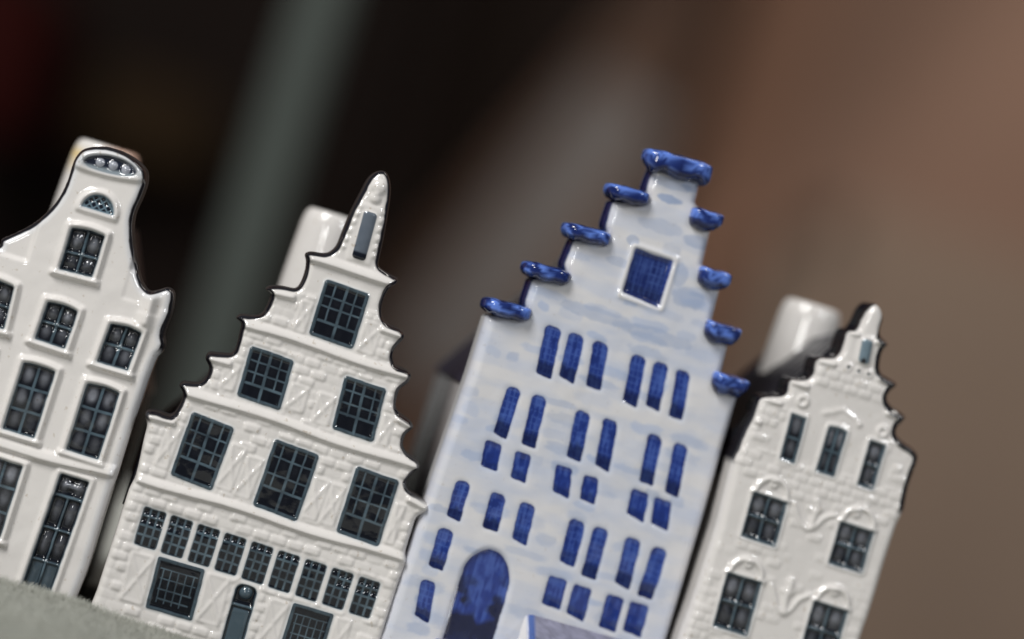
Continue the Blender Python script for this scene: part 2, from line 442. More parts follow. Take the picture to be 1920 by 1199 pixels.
def side_black(zlim, top=DUST, below=CREAM):
    def f(v, c):
        n = fnoise(v[:, 0] + v[:, 2], v[:, 1] * 3 + v[:, 2], 2.0, 4)[:, None]
        k = sstep(zlim - .8, zlim + .8, v[:, 2])[:, None]
        cc = c.copy(); b = BLACK * (1 - n * .6) + top * n * .6
        cc[:, :3] = (below * .8) * (1 - k) + b * k
        cc[:, 3] = (k[:, 0] * (.25 + .5 * n[:, 0]))
        return cc
    return f

# ================================================================== HOUSE WITH NECK GABLE (far left)
f1 = Frame(60, 1000, 0.448, 4.0)
h1 = house('ceramic_house', f1, 'white neck-gabled ceramic house cut by the left edge, tall sash windows, no stepped gable')
R1 = [(199,274),(226,282),(249,294),(268.5,311),(275,324),(274,344),(265,370),(253,397),(248.6,424),(251,462),(258,501),(265,528),
      (278,545),(297,543),(313,539),(324,547),(325,562),(320,589),(311,612),(306,631),(308,647),(303,660),(293,672),(280,705),(266,747),(247,803),(228,864),(219,893),(209,920),(186,994),(163,1069),(140,1122)]
Lf = [(173,274.5),(153,280),(140,294),(132,313),(126.6,332),(115,359),(100,382),(77,405),(50,424),(23,437.5),(0,448)]
rp = f1.pts(R1); lp = f1.pts(Lf)
cx1 = (f1.p(278, 545)[0] + f1.p(0, 447)[0]) / 2
mir = rp[12:].copy(); mir[:, 0] = 2 * cx1 - mir[:, 0]
mir[-1][1] = 0; rp[-1][1] = 0
poly = np.concatenate([rp, mir[::-1], lp[::-1]]); 
right = catmull(rp); left = catmull(np.concatenate([mir[::-1], lp[::-1], rp[:1]]))
out1 = np.concatenate([right, left[:-1]])
r1 = Relief(f1, out1)
zsh1 = f1.p(303, 660)[1]
# raised middle field of the gable and the lower storeys
X, Z = r1.X, r1.Z
def poly_mask(R, pts, local=False, soft=.12):
    P = np.array(pts) if local else R.f.pts(pts)
    ins = np.zeros(R.X.shape, bool); best = np.full(R.X.shape, 1e9); n = len(P)
    for i in range(n):
        a, b = P[i], P[(i + 1) % n]; best = np.minimum(best, seg_dist(R.X, R.Z, a, b)[0])
        if a[1] != b[1]: ins ^= ((a[1] > R.Z) != (b[1] > R.Z)) & (R.X < (b[0] - a[0]) * (R.Z - a[1]) / (b[1] - a[1]) + a[0])
    return sstep(-soft, soft, best * np.where(ins, 1, -1))
k = poly_mask(r1, [(96,413),(140,270),(290,300),(242,440),(198,566),(268,587),(330,600),(300,760),(60,700),(-150,640),(-130,470),(0,505),(73,522)])
r1.H += (k - 1) * .75
r1.ridge([(285,560),(279,582),(272,606)], 1.6, 1.1)
mirp = lambda a, b: None
W = dict(frame=1.05, fh=1.15, bulge=.75, rim=.3, pale=1.45)
# plaque with three balls
s, S, T, w_, h_ = r1.quad([(168,291),(254,306),(247,338),(160,313)])
d = np.hypot(S / (w_ / 2), (T + .25 * (1 - (2 * S / w_) ** 2)) / (h_ / 2)) - 1
dm = d * h_ * .45
r1.H[s] = np.maximum(r1.H[s], sstep(1.1, .75, dm) * .75)
ins_ = sstep(.08, -.08, dm - .18)
r1.H[s] = r1.H[s] * (1 - ins_) - .25 * ins_
r1.paint(s, sstep(.6, .25, dm) * .55, np.array([.27, .30, .33]))
r1.paint(s, ins_, np.array([.012, .016, .03]))
low = sstep(.2, .9, T) * sstep(.4, .05, dm)
r1.paint(s, low * .85, np.array([.22, .26, .29])); r1.H[s] += low * .35
r1.part('plaque', s, dm < .35)
for c in ((188,305),(212.5,311),(236,319)):
    r1.ball(c, .85, .7, PALE * 1.5)
# fanlight
s, S, T, w_, h_ = r1.quad([(161,357),(222,375),(212,405),(153,387)])
rad = w_ / 2; cy = h_ / 2
dc = np.hypot(S, (T - cy) * 1.02) - rad; dfl = np.maximum(dc, T - cy) + r1.wob[s] * .3
r1.H[s] = np.maximum(r1.H[s], sstep(1.15, .85, dfl) * .7)
ins_ = sstep(.08, -.08, dfl)
la = np.abs(((S + T) / 1.25 + .3) % 1.15 - .575); lb = np.abs(((S - T) / 1.25 + .1) % 1.15 - .575)
mun = np.maximum(sstep(.22, .1, la), sstep(.22, .1, lb)); up = np.maximum(mun * .85, sstep(-.35, -.15, dfl))
r1.H[s] = r1.H[s] * (1 - ins_) + (-.5 + up * .6) * ins_
r1.paint(s, sstep(.55, .1, dfl) * .5, np.array([.27, .30, .33]))
kk = ins_[..., None]; r1.C[s][..., :3] = r1.C[s][..., :3] * (1 - kk) + (DARK * (1 - up[..., None]) + SLATE * 1.5 * up[..., None]) * kk
r1.part('fanlight', s, dfl < .05)
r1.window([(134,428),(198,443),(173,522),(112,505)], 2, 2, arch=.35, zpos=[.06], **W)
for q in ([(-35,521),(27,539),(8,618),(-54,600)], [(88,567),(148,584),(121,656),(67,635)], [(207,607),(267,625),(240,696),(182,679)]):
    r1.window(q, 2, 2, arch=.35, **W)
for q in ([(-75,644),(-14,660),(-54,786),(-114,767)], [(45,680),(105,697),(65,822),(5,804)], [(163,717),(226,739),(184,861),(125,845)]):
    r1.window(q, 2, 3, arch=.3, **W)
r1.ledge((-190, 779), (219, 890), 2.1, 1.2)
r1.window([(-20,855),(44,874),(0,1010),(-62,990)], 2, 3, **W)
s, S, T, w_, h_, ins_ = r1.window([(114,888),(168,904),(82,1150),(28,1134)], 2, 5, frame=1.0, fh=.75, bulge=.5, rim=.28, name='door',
    xpos=[(0, -.34, .5, .42)], zpos=[(-.345, -.5, .5, .6), (-.10, -.5, .5, .42), (.14, -.5, .5, .42)], label='dark blue-grey door with glazed upper half', sill=False)
kk = ins_ * sstep(.14 * h_, .17 * h_, T) * sstep(w_ / 2 - .3, w_ / 2 - .6, np.abs(S))
r1.paint(s, kk * .6 * sstep(.2, .5, np.abs(S)), SLATE * .8)
r1.H[s] += kk * .25
kk = sstep(.15, -.15, rbox(S, T + h_ * .43, w_ * .26, .45, .45)) * ins_; r1.paint(s, kk * .8, PALE); r1.H[s] += kk * .35
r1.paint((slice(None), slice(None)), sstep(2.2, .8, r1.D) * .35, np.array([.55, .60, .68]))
r1.edge_paint(zsh1, .8)
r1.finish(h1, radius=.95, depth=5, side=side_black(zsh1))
xl, xr = out1[:, 0].min() + 3.4, f1.p(266, 747)[0] - 1.5; zt = f1.p(266, 747)[1]; xc = (xl + xr) / 2
prism('body', [(xl, 0), (xr, 0), (xr, zt), (xl, zt)], 4.6, 42, GLAZE, h1, flat(DUST, .5), bevel=.8)
ap = f1.p(205, 300)
prism('roof', [(xl - .6, zt - 1), (xr + .6, zt - 1), (ap[0] + 5, ap[1] - 12), (ap[0] - 5, ap[1] - 12)], 5.1, 42.4, GLAZE, h1, flat(BLACK * 1.5, .3), seg=60, ribs=lambda y: .35 * math.sin(y * 2.2))
def neck_tint(v, c):
    k = sstep(-4, -1.0, v[:, 2]) * sstep(-2, 4, v[:, 0]) * .85
    c[:, :3] = c[:, :3] * (1 - k[:, None]) + np.array([.62, .36, .26]) * k[:, None]
    k = np.exp(-(((v[:, 0] + 5.6) / 1.6) ** 2 + ((v[:, 2] + 3.4) / 1.2) ** 2)) * (v[:, 1] < 0) * .8
    c[:, :3] = c[:, :3] * (1 - k[:, None]) + np.array([.70, .48, .10]) * k[:, None]
    return c
bottle_neck(f1, h1, (207, 275), 30, 7.0, 40, neck_tint)

# ================================================================== HOUSE WITH SPOUT GABLE (second)
f2 = Frame(470, 1000, 0.450, 7.0)
h2 = house('ceramic_house', f2, 'white step-gabled ceramic house with pointed spire top and nine small latticed windows in a row')
O2 = [(165,1150),(180,1110),(220,985),(240.6,920),(254,892),(268.6,826),(275,798),(271,780),(276,771),(297,772),(320,779),(334,764),(343,740),
 (336,724),(345,717),(371,719),(385,710),(392,691),(385,673),(392,662),(413,663),(432,664),(442,654),(450,620),(452,607),(443,597),(452,590),(477,592),(493,587),
 (505,563),(507,552),(498,543),(508,536),(533,537.5),(555,541),(565,530),(573,507),(575,490),(573,477),(583,472),(607,475),(620,472),(632,460),(643,433),(660,393),(677,360),
 (692,333),(708,321),(724,322),(732,337),(734,360),(730,393),(722,440),(713.6,480),(711,497),(720,507),(737,517),(747,523),(745,532),(732,541),(722,557),(717,577),(719,597),(730,608),
 (750,617),(759,627),(757,637),(742,654),(737,670),(743,685),(766,696),(772,705),(766,719),(750,733),(743,761),(750,775),(771,791),(776,803),(762,817),(757,836),(766,852),(785,866),
 (787,880),(773,892),(764,906),(769,920),(790,934),(806,948),(801,962),(783,972),(773,999),(762,1036),(763,1055),(748,1097),(729,1157),(718,1192),(700,1250)]
P = f2.pts(O2); P[0][1] = 0; P[-1][1] = 0
# lower corners follow the walls straight down to the base
P[0][0] = P[1][0] - .5
out2 = catmull(P)
r2 = Relief(f2, out2)
W2 = dict(frame=.0, rim=.7, mw=.5, depth=1.45, bulge=.25, pale=.05, rr=.7, sill=False, rimh=.3)
def lattice_window(q):
    m = np.mean(np.array(q, float), axis=0); q = [tuple(m + (np.array(k) - m) * 1.04) for k in q]
    j = lambda: rng.uniform(-.022, .022)
    r2.window(q, xpos=[(-.25 + j(), -.5 + abs(j()) * 3, .2, .3), (j(), -.5, .5, .52), (.25 + j(), -.5, .2 - abs(j()), .3)], zpos=[(-.24 + j(), -.42, .46, .3), (-.03 + j(), -.44, .44, .32), (.19 + j(), -.42, .44, .46)], **W2)
wins = {'a': [(611,526),(692,552),(660,655),(580,625)], 'b': [(471,651),(550,676),(524,770),(445,740)], 'c': [(648,706),(723,731),(699,828),(623,803)],
        'd': [(362,776),(437,802),(397,921),(320,887)], 'e': [(518,828),(596,853),(557,979),(474,943)], 'f': [(669,878),(748,902),(708,1025),(632,994)]}
ledges = [((580,484),(745,531)), ((452,605),(770,706)), ((345,731),(786,877)), ((252,893),(764,1050))]
for i, (a, b) in enumerate(ledges): r2.ledge(a, b, 1.7, 1.15)
for a, b in (((504,546),(555,556)), ((712,616),(757,629)), ((391,671),(436,681)), ((744,784),(775,799)), ((276,780),(331,791)), ((764,934),(804,953))):
    r2.ledge(a, b, 1.5, 1.05)
for q in wins.values(): lattice_window(q)
names = ['shutter']
def shutters(q, left=.42, right=.42, t0=.05, t1=.97, gap=.09):
    TL, TR, BR, BL = [np.array(k, float) for k in q]; u = TR - TL; v = BL - TL
    if left: 
        a = TL - u * gap + v * t0; r2.panel([a - u * left, a, a + v * (t1 - t0), a - u * left + v * (t1 - t0)], .42, name='shutter')
    if right:
        a = TR + u * gap + v * t0; r2.panel([a, a + u * right, a + u * right + v * (t1 - t0), a + v * (t1 - t0)], .42, name='shutter')
shutters(wins['a'], .3, .42, .45, 1.05); shutters(wins['b'], .36, .46, .42, .98); shutters(wins['c'], .44, .3, .42, 1.02)
shutters(wins['d'], .36, .42, .22, .98); shutters(wins['e'], .42, .42, .32, .98); shutters(wins['f'], .36, .24, .32, .98)
for i in range(9):
    t = i / 8; x = 273 + (676 - 273) * t; y = 952 + (1083 - 952) * t; wv = np.array([42 - 2 * t, 13.2]); hv = np.array([-22, 71 - 2 * t]); a = np.array([x - 1.5, y - 3])
    r2.window([a, a + wv, a + wv + hv, a + hv], xpos=[(-.17, -.5, .46, .4), (.17, -.5, .46, .4)], zpos=[-.27, -.03, .21], frame=0, rim=.24, mw=.4, depth=.38, bulge=0, pale=.02, rr=.55, sill=False)
lw = [(297,1043),(385,1068),(360,1166),(272,1140)]
lwo = dict(xpos=[(-.32, -.3, .34, .2), (-.16, -.3, .34, .2), (0, -.3, .34, .2), (.16, -.3, .34, .2), (.32, -.3, .1, .2)], zpos=[(-.3, -.4, .4, .18), (-.12, -.36, .4, .18), (.08, -.36, .36, .26), (.26, -.34, .34, .26)],
           frame=0, rim=.7, depth=.9, bulge=0, rr=.5, sill=False, rimh=.2)
r2.window(lw, **lwo); shutters(lw, .5, .5, .03, .98, .06)
lw2 = [(550,1130),(627,1151),(598,1246),(521,1222)]
r2.window(lw2, **lwo); shutters(lw2, .5, .4, .03, .98, .06)
s, S, T, w_, h_, ins_ = r2.window([(444,1096),(484,1107),(441,1262),(400,1250)], xpos=[], zpos=[(-.27, -.5, .5, .5)], frame=.35, fh=.35, rim=.3, depth=.7, bulge=0, rr=1.0, sill=False, arch=.4, name='door',
    label='slate blue door with round-headed fanlight')
kk = ins_ * sstep(-.24 * h_, -.22 * h_, T) * sstep(w_ / 2 - .4, w_ / 2 - .7, np.abs(S)); r2.paint(s, kk * .8, SLATE * .9); r2.H[s] += kk * .35
r2.ball((461,1112), 1.25, .9, SLATE * .8)
# hoist hatch in the spire
r2.panel([(672,378),(716,390),(695,500),(648,486)], .5, cross=False)
s, S, T, w_, h_ = r2.quad([(684,395),(707,402),(685,491),(658,482)])
d = rbox(S, T, w_ / 2, h_ / 2, .7)
ins_ = sstep(.1, -.1, d); r2.H[s] = r2.H[s] * (1 - ins_) + (.25 + .55 * np.sqrt(np.clip(1 - (2 * S / w_) ** 2, 0, 1))) * ins_
r2.paint(s, ins_, np.array([.085, .105, .135]) * 1.0)
r2.paint(s, ins_ * fnoise(r2.X[s], r2.Z[s], 2.0, 21) * .5, np.array([.16, .18, .21]))
r2.paint(s, ins_ * sstep(.32 * h_, .38 * h_, T), DARK); r2.part('hoist_hatch', s, d < 0.05)
r2.ball((711,352), 1.5, .8); r2.ball((704,372), 1.2, .7)
zs2 = f2.p(620, 472)[1]; zap = f2.p(715, 321)[1]
tooth = (np.sin(r2.Z * 3.6) > -.2) * sstep(.55, .75, r2.D) * sstep(1.7, 1.4, r2.D) * sstep(zs2 + 1, zs2 + 1.5, r2.Z) * sstep(zap - 7, zap - 8, r2.Z)
r2.H += tooth * .45
r2.bricks(3.4, 1.9, .42, 0.5, f2.p(620, 560)[1], seed=3, skew=-.012, thresh=.38)
zb2 = f2.p(275, 800)[1]
r2.edge_paint(f2.p(276, 790)[1], .8)
zr = f2.p(806, 948)[1] - 2
r2.finish(h2, radius=.8, depth=5, side=side_black(min(zb2, zr)))
xl, xr = f2.p(268, 826)[0] + 1.6, f2.p(762, 1036)[0] - 1.6; zt = f2.p(268, 870)[1]; xc = (xl + xr) / 2
prism('body', [(xl, 0), (xr, 0), (xr, zt), (xl, zt)], 4.6, 42, GLAZE, h2, flat(DUST, .5), bevel=.8)
zrf = f2.p(640, 480)[1] - 6
prism('roof', [(xl - 1.6, zt - 9), (xr + 1.2, zt - 9), (xr + .6, zt + 3), (xc + 3, zrf), (xc - 3, zrf), (xl - 1.2, zt + 4)], 5.1, 42.4, GLAZE, h2, flat(BLACK * 1.3, .35), seg=70, ribs=lambda y: .45 * math.sin(y * 1.9))
bottle_neck(f2, h2, (629, 402), 30, 6.3, 40)

# ================================================================== BLUE AND WHITE STEPPED HOUSE (third)
f3 = Frame(1100, 800, 0.4585, 11.0)
h3 = house('ceramic_house', f3, 'tallest ceramic house, white washed with pale blue brushwork, cobalt windows and blue stepped coping')
O3 = [(722,1199),(812,898),(880,702),(914,592),(986,594),(983,567),(998,522),(1062,522),(1056,497),(1076,448),(1140,448),(1134,422),(1150,376),(1213,380),(1211,354),(1228,312),
      (1318,338),(1307,383),(1344,408),(1335,440),(1321,500),(1360,518),(1352,550),(1338,606),(1375,622),(1368,652),(1356,703),(1392,721),(1386,748),(1322,972),(1257,1190)]
P = f3.pts(O3); P = np.vstack([P, [P[-1][0] + (P[-1][0] - P[-2][0]) * .2, 0]]); P[0][1] = 0; P[0][0] = P[1][0] - .9
# small chamfer on the corners
out = []
for i in range(len(P)):
    a, b, c = P[i - 1], P[i], P[(i + 1) % len(P)]
    for q in (a, c):
        d = q - b; L = np.linalg.norm(d); out.append(b + d / L * min(.45, L * .2))
out3 = np.array(out)
r3 = Relief(f3, out3)
r3.C[..., :3] = COOLW
X, Z = r3.X, r3.Z
rowv = .5 + .5 * np.cos((Z + X * .01 + 1.2 * (fnoise(X, Z, 14, 50) - .5)) * 2 * math.pi / 4.6)
st = fnoise(X, Z, 7.5, 60, asp=3.0)
wash = sstep(.32, .78, st + .28 * (rowv - .5)) * (.55 + .45 * fnoise(X, Z, 2.5, 66, asp=2.5))
r3.paint((slice(None), slice(None)), sstep(.3, .75, fnoise(X, Z, 11, 55, asp=2)) * .22, WASH)
r3.paint((slice(None), slice(None)), wash * .30, WASH)
rs = np.random.default_rng(5)
for row in range(34):
    z_ = 3 + row * 2.9 + rs.uniform(-.5, .5); x_ = X.min() + rs.uniform(0, 5)
    while x_ < X.max():
        a = rs.uniform(1.2, 5.0); b = rs.uniform(.7, 1.5)
        if rs.random() < .4:
            sl = r3.sl((x_ + a, z_), a + 1.5); q = np.maximum(np.abs(X[sl] - x_ - a) / a, 0) ** 4 + ((Z[sl] - z_ - .12 * np.sin(X[sl])) / b) ** 2
            q = np.sqrt(q) + (fnoise(X[sl], Z[sl], 1.2, 900 + row, asp=2) - .5) * .7
            r3.paint(sl, sstep(1.15, .5, q) * rs.uniform(.2, .5), WASH * rs.uniform(.8, 1.0))
        x_ += 2 * a + rs.uniform(.8, 4)
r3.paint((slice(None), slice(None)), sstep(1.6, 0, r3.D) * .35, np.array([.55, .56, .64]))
blobs = [((1255,374),2.6,.9,.75),((1300,352),3.0,1.1,.5),((1187,450),1.4,1.1,.5),((1275,515),1.8,2.6,.45),((1160,492),3.0,1.0,.35),((1310,455),3.6,1.3,.5),((1240,425),5.0,1.6,.3),((1120,590),9,1.5,.35),((1230,630),9,1.6,.35),((1290,560),4,2.2,.45),((1260,345),5,1.1,.4)]
for c, a, b, k in blobs:
    p = f3.p(*c); q = np.hypot((X - p[0]) / a, (Z - p[1]) / b) + (fnoise(X, Z, 1.5, 71) - .5) * .5
    r3.paint((slice(None), slice(None)), sstep(1.05, .75, q) * k, WASH * .8)
def blue_window(q, grid=True, dark=1.0, name='window', arch=0.0, depth=.30, seed=0, rr=1.1, mottle=0.0, label=None):
    s, S, T, w, h = r3.quad(q)
    Xs, Zs = r3.X[s], r3.Z[s]
    wob = (fnoise(Xs, Zs, 1.7, 400 + seed) - .5) * .36
    Te = T + arch * (1 - (2 * S / w) ** 2).clip(0, 1) * (-T / (h / 2)).clip(0, 1.3)
    sl_ = math.sin(seed * 2.3) * .10 + .12
    Te = Te - sl_ * S * sstep(0, h * .3, T) * (mottle == 0)
    dg = rbox(S, Te, w / 2, h / 2, np.where(T < 0, min(rr, w / 2 - .02), min(.45, w / 2 - .02))); d = dg + wob
    r3.H[s] -= sstep(.7, -.7, dg) * depth
    n = fnoise(Xs, Zs, 1.6, 300 + seed) * .55 + vnoise(S, T, .45, 2.6, 320 + seed) * .45
    col = COB * (.7 + .9 * n[..., None])
    k = sstep(.45, .75, n)[..., None] * .5; col = col * (1 - k) + COBL * k
    if grid:
        g = np.maximum(sstep(.22, .05, np.abs((S + wob) % .95 - .47)), sstep(.22, .05, np.abs((T + wob) % 1.25 - .6))) * .3 * (n > .35)
        col = col * (1 - g[..., None]) + COBL * 1.3 * g[..., None]
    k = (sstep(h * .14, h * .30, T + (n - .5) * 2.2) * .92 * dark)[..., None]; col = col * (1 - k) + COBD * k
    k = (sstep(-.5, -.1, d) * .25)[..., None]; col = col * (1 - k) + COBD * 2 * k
    if mottle:
        m = sstep(.36, .56, fnoise(Xs, Zs, 4.0, 500 + seed))[..., None] * mottle
        m = m * sstep(.5, .1, np.abs(T / h + .02))[..., None]
        col = col * (1 - m) + COBD * .7 * m
    ins = sstep(.1, -.1, d)[..., None]
    hal = (sstep(.55, .05, d))[..., None] * .22 * (1 - ins)
    C = r3.C[s]; C[..., :3] = C[..., :3] * (1 - hal) + WASH * hal
    C[..., :3] = C[..., :3] * (1 - ins) + col * ins
    r3.part(name, s, d < .1, label)
bw = [(1038.8,611.4,1019,706.7,31),(1082,625.5,1062,714.5,31),(1127.7,641,1112.7,730,30),(1199.6,666,1180,760,29),(1240.9,679.8,1222.5,768,28),(1282,695,1267,786.5,27),
 (964.7,726,937.4,820,27),(1013,741,990.5,838,28),(1095.5,770.5,1075,863,29),(1146,786,1128.7,881,29),(1229.4,815.8,1211,908.7,28),(1277.5,832,1259,930,27),
 (870,901,849.7,974.7,28),(935.8,924.7,919,995,30),(990.5,943.8,973.5,1018.6,30),(1084.4,974.7,1062.8,1060,31),(1128.7,988.8,1103.5,1085,30),(1189,1009,1166,1101,30),(1238.6,1027.7,1209,1122.5,30),
 (837.8,991.8,817,1067.6,30),(804.8,1088,790,1163,30)]
bs = [(927,829,916.7,880,33),(982,849,971,902.5,31),(1058.6,874,1051,930,32),(1109.5,892.7,1101,943,30),(1202,920,1190.5,973,35),(1244,936,1236,991,35),
 (1047.5,1082.5,1032.5,1139,37),(1093.7,1098.7,1077.5,1160,36),(1155,1117.5,1137.5,1182,34),(1200,1131,1185,1191,37)]
ux, uy = math.cos(math.radians(18)), math.sin(math.radians(18))
def bq(x0, y0, x1, y1, w): a = w / 2; return [(x0 - a * ux, y0 - a * uy + 1), (x0 + a * ux, y0 + a * uy + 1), (x1 + a * ux, y1 + a * uy - 1), (x1 - a * ux, y1 - a * uy - 1)]
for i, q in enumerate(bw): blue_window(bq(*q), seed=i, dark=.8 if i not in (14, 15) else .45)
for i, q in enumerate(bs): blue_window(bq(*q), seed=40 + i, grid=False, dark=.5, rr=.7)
# attic window with raised white frame
s, S, T, w_, h_ = r3.quad([(1192,467),(1262,488),(1237,576),(1166,550)])
dd = rbox(S, T, w_ / 2 + .85, h_ / 2 + .85, .5); r3.H[s] = np.maximum(r3.H[s], sstep(.15, -.15, dd) * .5)
r3.paint(s, sstep(.1, -.1, dd), COOLW * 1.03)
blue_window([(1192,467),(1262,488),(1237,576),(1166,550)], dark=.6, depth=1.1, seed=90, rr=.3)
r3.paint(s, sstep(.1, -.2, rbox(S, T, w_ / 2 - .3, h_ / 2 - .3, .2)) * .5, COBD * 1.4)
g = np.maximum(sstep(.2, .05, np.abs((S + .3) % 1.2 - .6)) * (np.abs(T) < h_ * .38), sstep(.2, .05, np.abs(T % 1.6 - .8)) * (S > 0)) * (np.abs(S) < w_ * .42) * (np.abs(T) < h_ * .4) * .55
r3.paint(s, g * fnoise(r3.X[s], r3.Z[s], 1.5, 99) * 1.1, COBL * .9)
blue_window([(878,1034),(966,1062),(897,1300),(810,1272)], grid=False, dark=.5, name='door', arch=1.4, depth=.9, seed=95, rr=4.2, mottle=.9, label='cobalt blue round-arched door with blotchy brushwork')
zc = f3.p(914, 592)[1]
def side3(v, c):
    cc = c.copy(); k = sstep(zc - .5, zc + .5, v[:, 2])[:, None]
    cc[:, :3] = (COOLW * .97) * (1 - k) + (COB * .35) * k; cc[:, 3] = 0; return cc
kk = sstep(.55, .2, r3.D + (fnoise(X, Z, 2, 8) - .5) * .3) * sstep(zc, zc + .6, Z) * (X < f3.p(1250, 420)[0])
r3.paint((slice(None), slice(None)), kk, COB * .4)
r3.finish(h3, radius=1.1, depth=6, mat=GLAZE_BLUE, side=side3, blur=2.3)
# copings: rounded glazed bars lying over the steps
def coping(a, b, th, y0=-1.7, y1=6.5, flat_top=False, seed=0, drip=0.0):
    A = f3.p(*a); B = f3.p(*b); c = (A + B) / 2; u = (B - A) / 2; L = np.linalg.norm(u); u /= L; v = np.array([-u[1], u[0]])
    if v[1] < 0: v = -v
    nu, nv = 72, 36; V = []; C = []
    yc = (y0 + y1) / 2; yh = (y1 - y0) / 2
    se = lambda t, e: math.copysign(abs(t) ** e, t)
    for j in range(nv + 1):
        ph = -math.pi / 2 + math.pi * j / nv
        for i in range(nu):
            th_ = 2 * math.pi * i / nu
            x = se(math.cos(ph), .35) * se(math.cos(th_), .5) * L
            y = se(math.cos(ph), .8) * se(math.sin(th_), .55) * yh
            z = se(math.sin(ph), .5) * th
            if flat_top:
                z = z * .5 if z > 0 else z * 1.5 * math.sqrt(max(.02, 1 - (abs(x / L + .2) / 1.22) ** 2.5))
            else:
                z = z * (.8 if z > 0 else 1.2 * math.sqrt(max(.05, 1 - (abs(x / L - .1) / 1.15) ** 4)))
            nz_ = math.sin(x * 1.7 + seed) * .14 + math.sin(x * 4.1 + seed * 2) * .06
            z += nz_ * (1 if z < 0 else .4)
            if drip and z < 0 and y < 0: z -= drip * (.5 + .5 * math.sin(x * 1.1 + 1.0))
            P2 = c + u * x + v * z
            V.append((P2[0], yc + y, P2[1])); C.append((x, z))
    V = np.array(V); C = np.array(C); F = []
    for j in range(nv):
        for i in range(nu): F.append((j * nu + i, j * nu + (i + 1) % nu, (j + 1) * nu + (i + 1) % nu, (j + 1) * nu + i))
    n = fnoise(C[:, 0] * 1.0 + C[:, 1] * 1.2 + V[:, 1] * .3, (C[:, 1] - C[:, 0] * .6) * .4 + V[:, 1] * .2, 1.25, 700 + seed)
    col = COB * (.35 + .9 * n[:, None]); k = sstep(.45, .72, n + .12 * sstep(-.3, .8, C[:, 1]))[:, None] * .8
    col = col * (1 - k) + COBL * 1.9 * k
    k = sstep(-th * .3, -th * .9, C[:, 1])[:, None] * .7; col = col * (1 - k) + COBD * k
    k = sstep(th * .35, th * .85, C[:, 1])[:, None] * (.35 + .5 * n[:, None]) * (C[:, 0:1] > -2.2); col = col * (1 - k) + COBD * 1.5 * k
    mesh_from('coping', V / 1000, np.array(F), GLAZE_BLUE, h3, np.hstack([col, np.zeros((len(col), 1))]))
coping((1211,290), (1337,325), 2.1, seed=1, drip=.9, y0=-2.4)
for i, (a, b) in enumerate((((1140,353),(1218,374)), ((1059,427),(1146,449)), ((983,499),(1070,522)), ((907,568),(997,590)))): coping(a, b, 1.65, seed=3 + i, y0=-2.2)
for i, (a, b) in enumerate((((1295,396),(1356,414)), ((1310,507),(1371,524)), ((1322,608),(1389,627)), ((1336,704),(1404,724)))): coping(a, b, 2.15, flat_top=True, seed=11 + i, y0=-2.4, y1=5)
xl = f3.p(880, 702)[0] + 1.4; xr = f3.p(1386, 748)[0] - 2.2; ze = f3.p(880, 722)[1]
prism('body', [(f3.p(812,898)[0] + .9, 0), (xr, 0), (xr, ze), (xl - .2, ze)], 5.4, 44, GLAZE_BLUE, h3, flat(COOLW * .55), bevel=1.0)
zrf = f3.p(1190, 400)[1] - 8; xc = (xl + xr) / 2
prism('roof', [(xl - .9, ze - .5), (xr + .7, ze - .5), (xc + 4, zrf), (xc - 4, zrf)], 6.1, 44.6, GLAZE_BLUE, h3, lambda co: np.hstack([np.tile(np.array([.05, .042, .04]), (len(co), 1)) * np.where(co[:, 2:3] < ze + 1, np.array([[.35, .4, .8]]), 1), np.full((len(co), 1), .45)]), bevel=.5)
# stoop in front of the door and the sloping cellar hatch beside it
def speckled(top):
    def f(co):
        n = fnoise(co[:, 0] + co[:, 1], co[:, 2] + co[:, 1] * .5, 1.2, 44)[:, None]
        k = (co[:, 2:3] > top(co)[:, None] - .35) * 1.0
        return np.hstack([COOLW * (1 - k) + (np.array([.17, .165, .23]) * (.7 + .6 * n)) * k, np.full((len(co), 1), .0) + k * .6])
    return f
def wedge(name, x0, x1, yf, z_back, z_front):
    bm = bmesh.new(); n = 40; m = 30
    V = [[None] * (m + 1) for _ in range(n + 1)]
    pts = []
    for i in range(n + 1):
        for j in range(m + 1):
            x = x0 + (x1 - x0) * i / n; y = 1.0 - (1.0 + yf) * j / m
            e = min(i, n - i, m - j) ; edge = max(0, 1 - e / 2.0)
            z = z_back + (z_front - z_back) * j / m - edge ** 2 * .7
            V[i][j] = bm.verts.new((x / 1000, y / 1000, z / 1000)); pts.append((x, y, z, e))
    for i in range(n):
        for j in range(m): bm.faces.new((V[i][j], V[i][j + 1], V[i + 1][j + 1], V[i + 1][j]))
    loop = [V[0][j] for j in range(m + 1)] + [V[i][m] for i in range(1, n + 1)] + [V[n][j] for j in range(m - 1, -1, -1)]
    lowv = [bm.verts.new((v.co.x, v.co.y, 0)) for v in loop]
    for k in range(len(loop) - 1): bm.faces.new((loop[k], lowv[k], lowv[k + 1], loop[k + 1]))
    bmesh.ops.recalc_face_normals(bm, faces=bm.faces)
    me = bpy.data.meshes.new(name); bm.to_mesh(me); bm.free()
    N_ = len(me.vertices); C = np.zeros((N_, 4)); C[:, :3] = COOLW
    for q, (x, y, z, e) in enumerate(pts):
        nn = fnoise(np.array([x]), np.array([y]), .9, 44)[0]
        if e >= 2.2: C[q, :3] = np.array([.20, .20, .27]) * (.55 + .9 * nn); C[q, 3] = .6
        elif e >= 1: C[q, :3] = COBL * .8; C[q, 3] = .1
    a = me.color_attributes.new('paint', 'FLOAT_COLOR', 'POINT'); a.data.foreach_set('color', C.astype(np.float32).ravel())
    me.polygons.foreach_set('use_smooth', np.ones(len(me.polygons), dtype=bool)); me.materials.append(GLAZE_BLUE)
    o = bpy.data.objects.new(name, me); scene.collection.objects.link(o); o.parent = h3
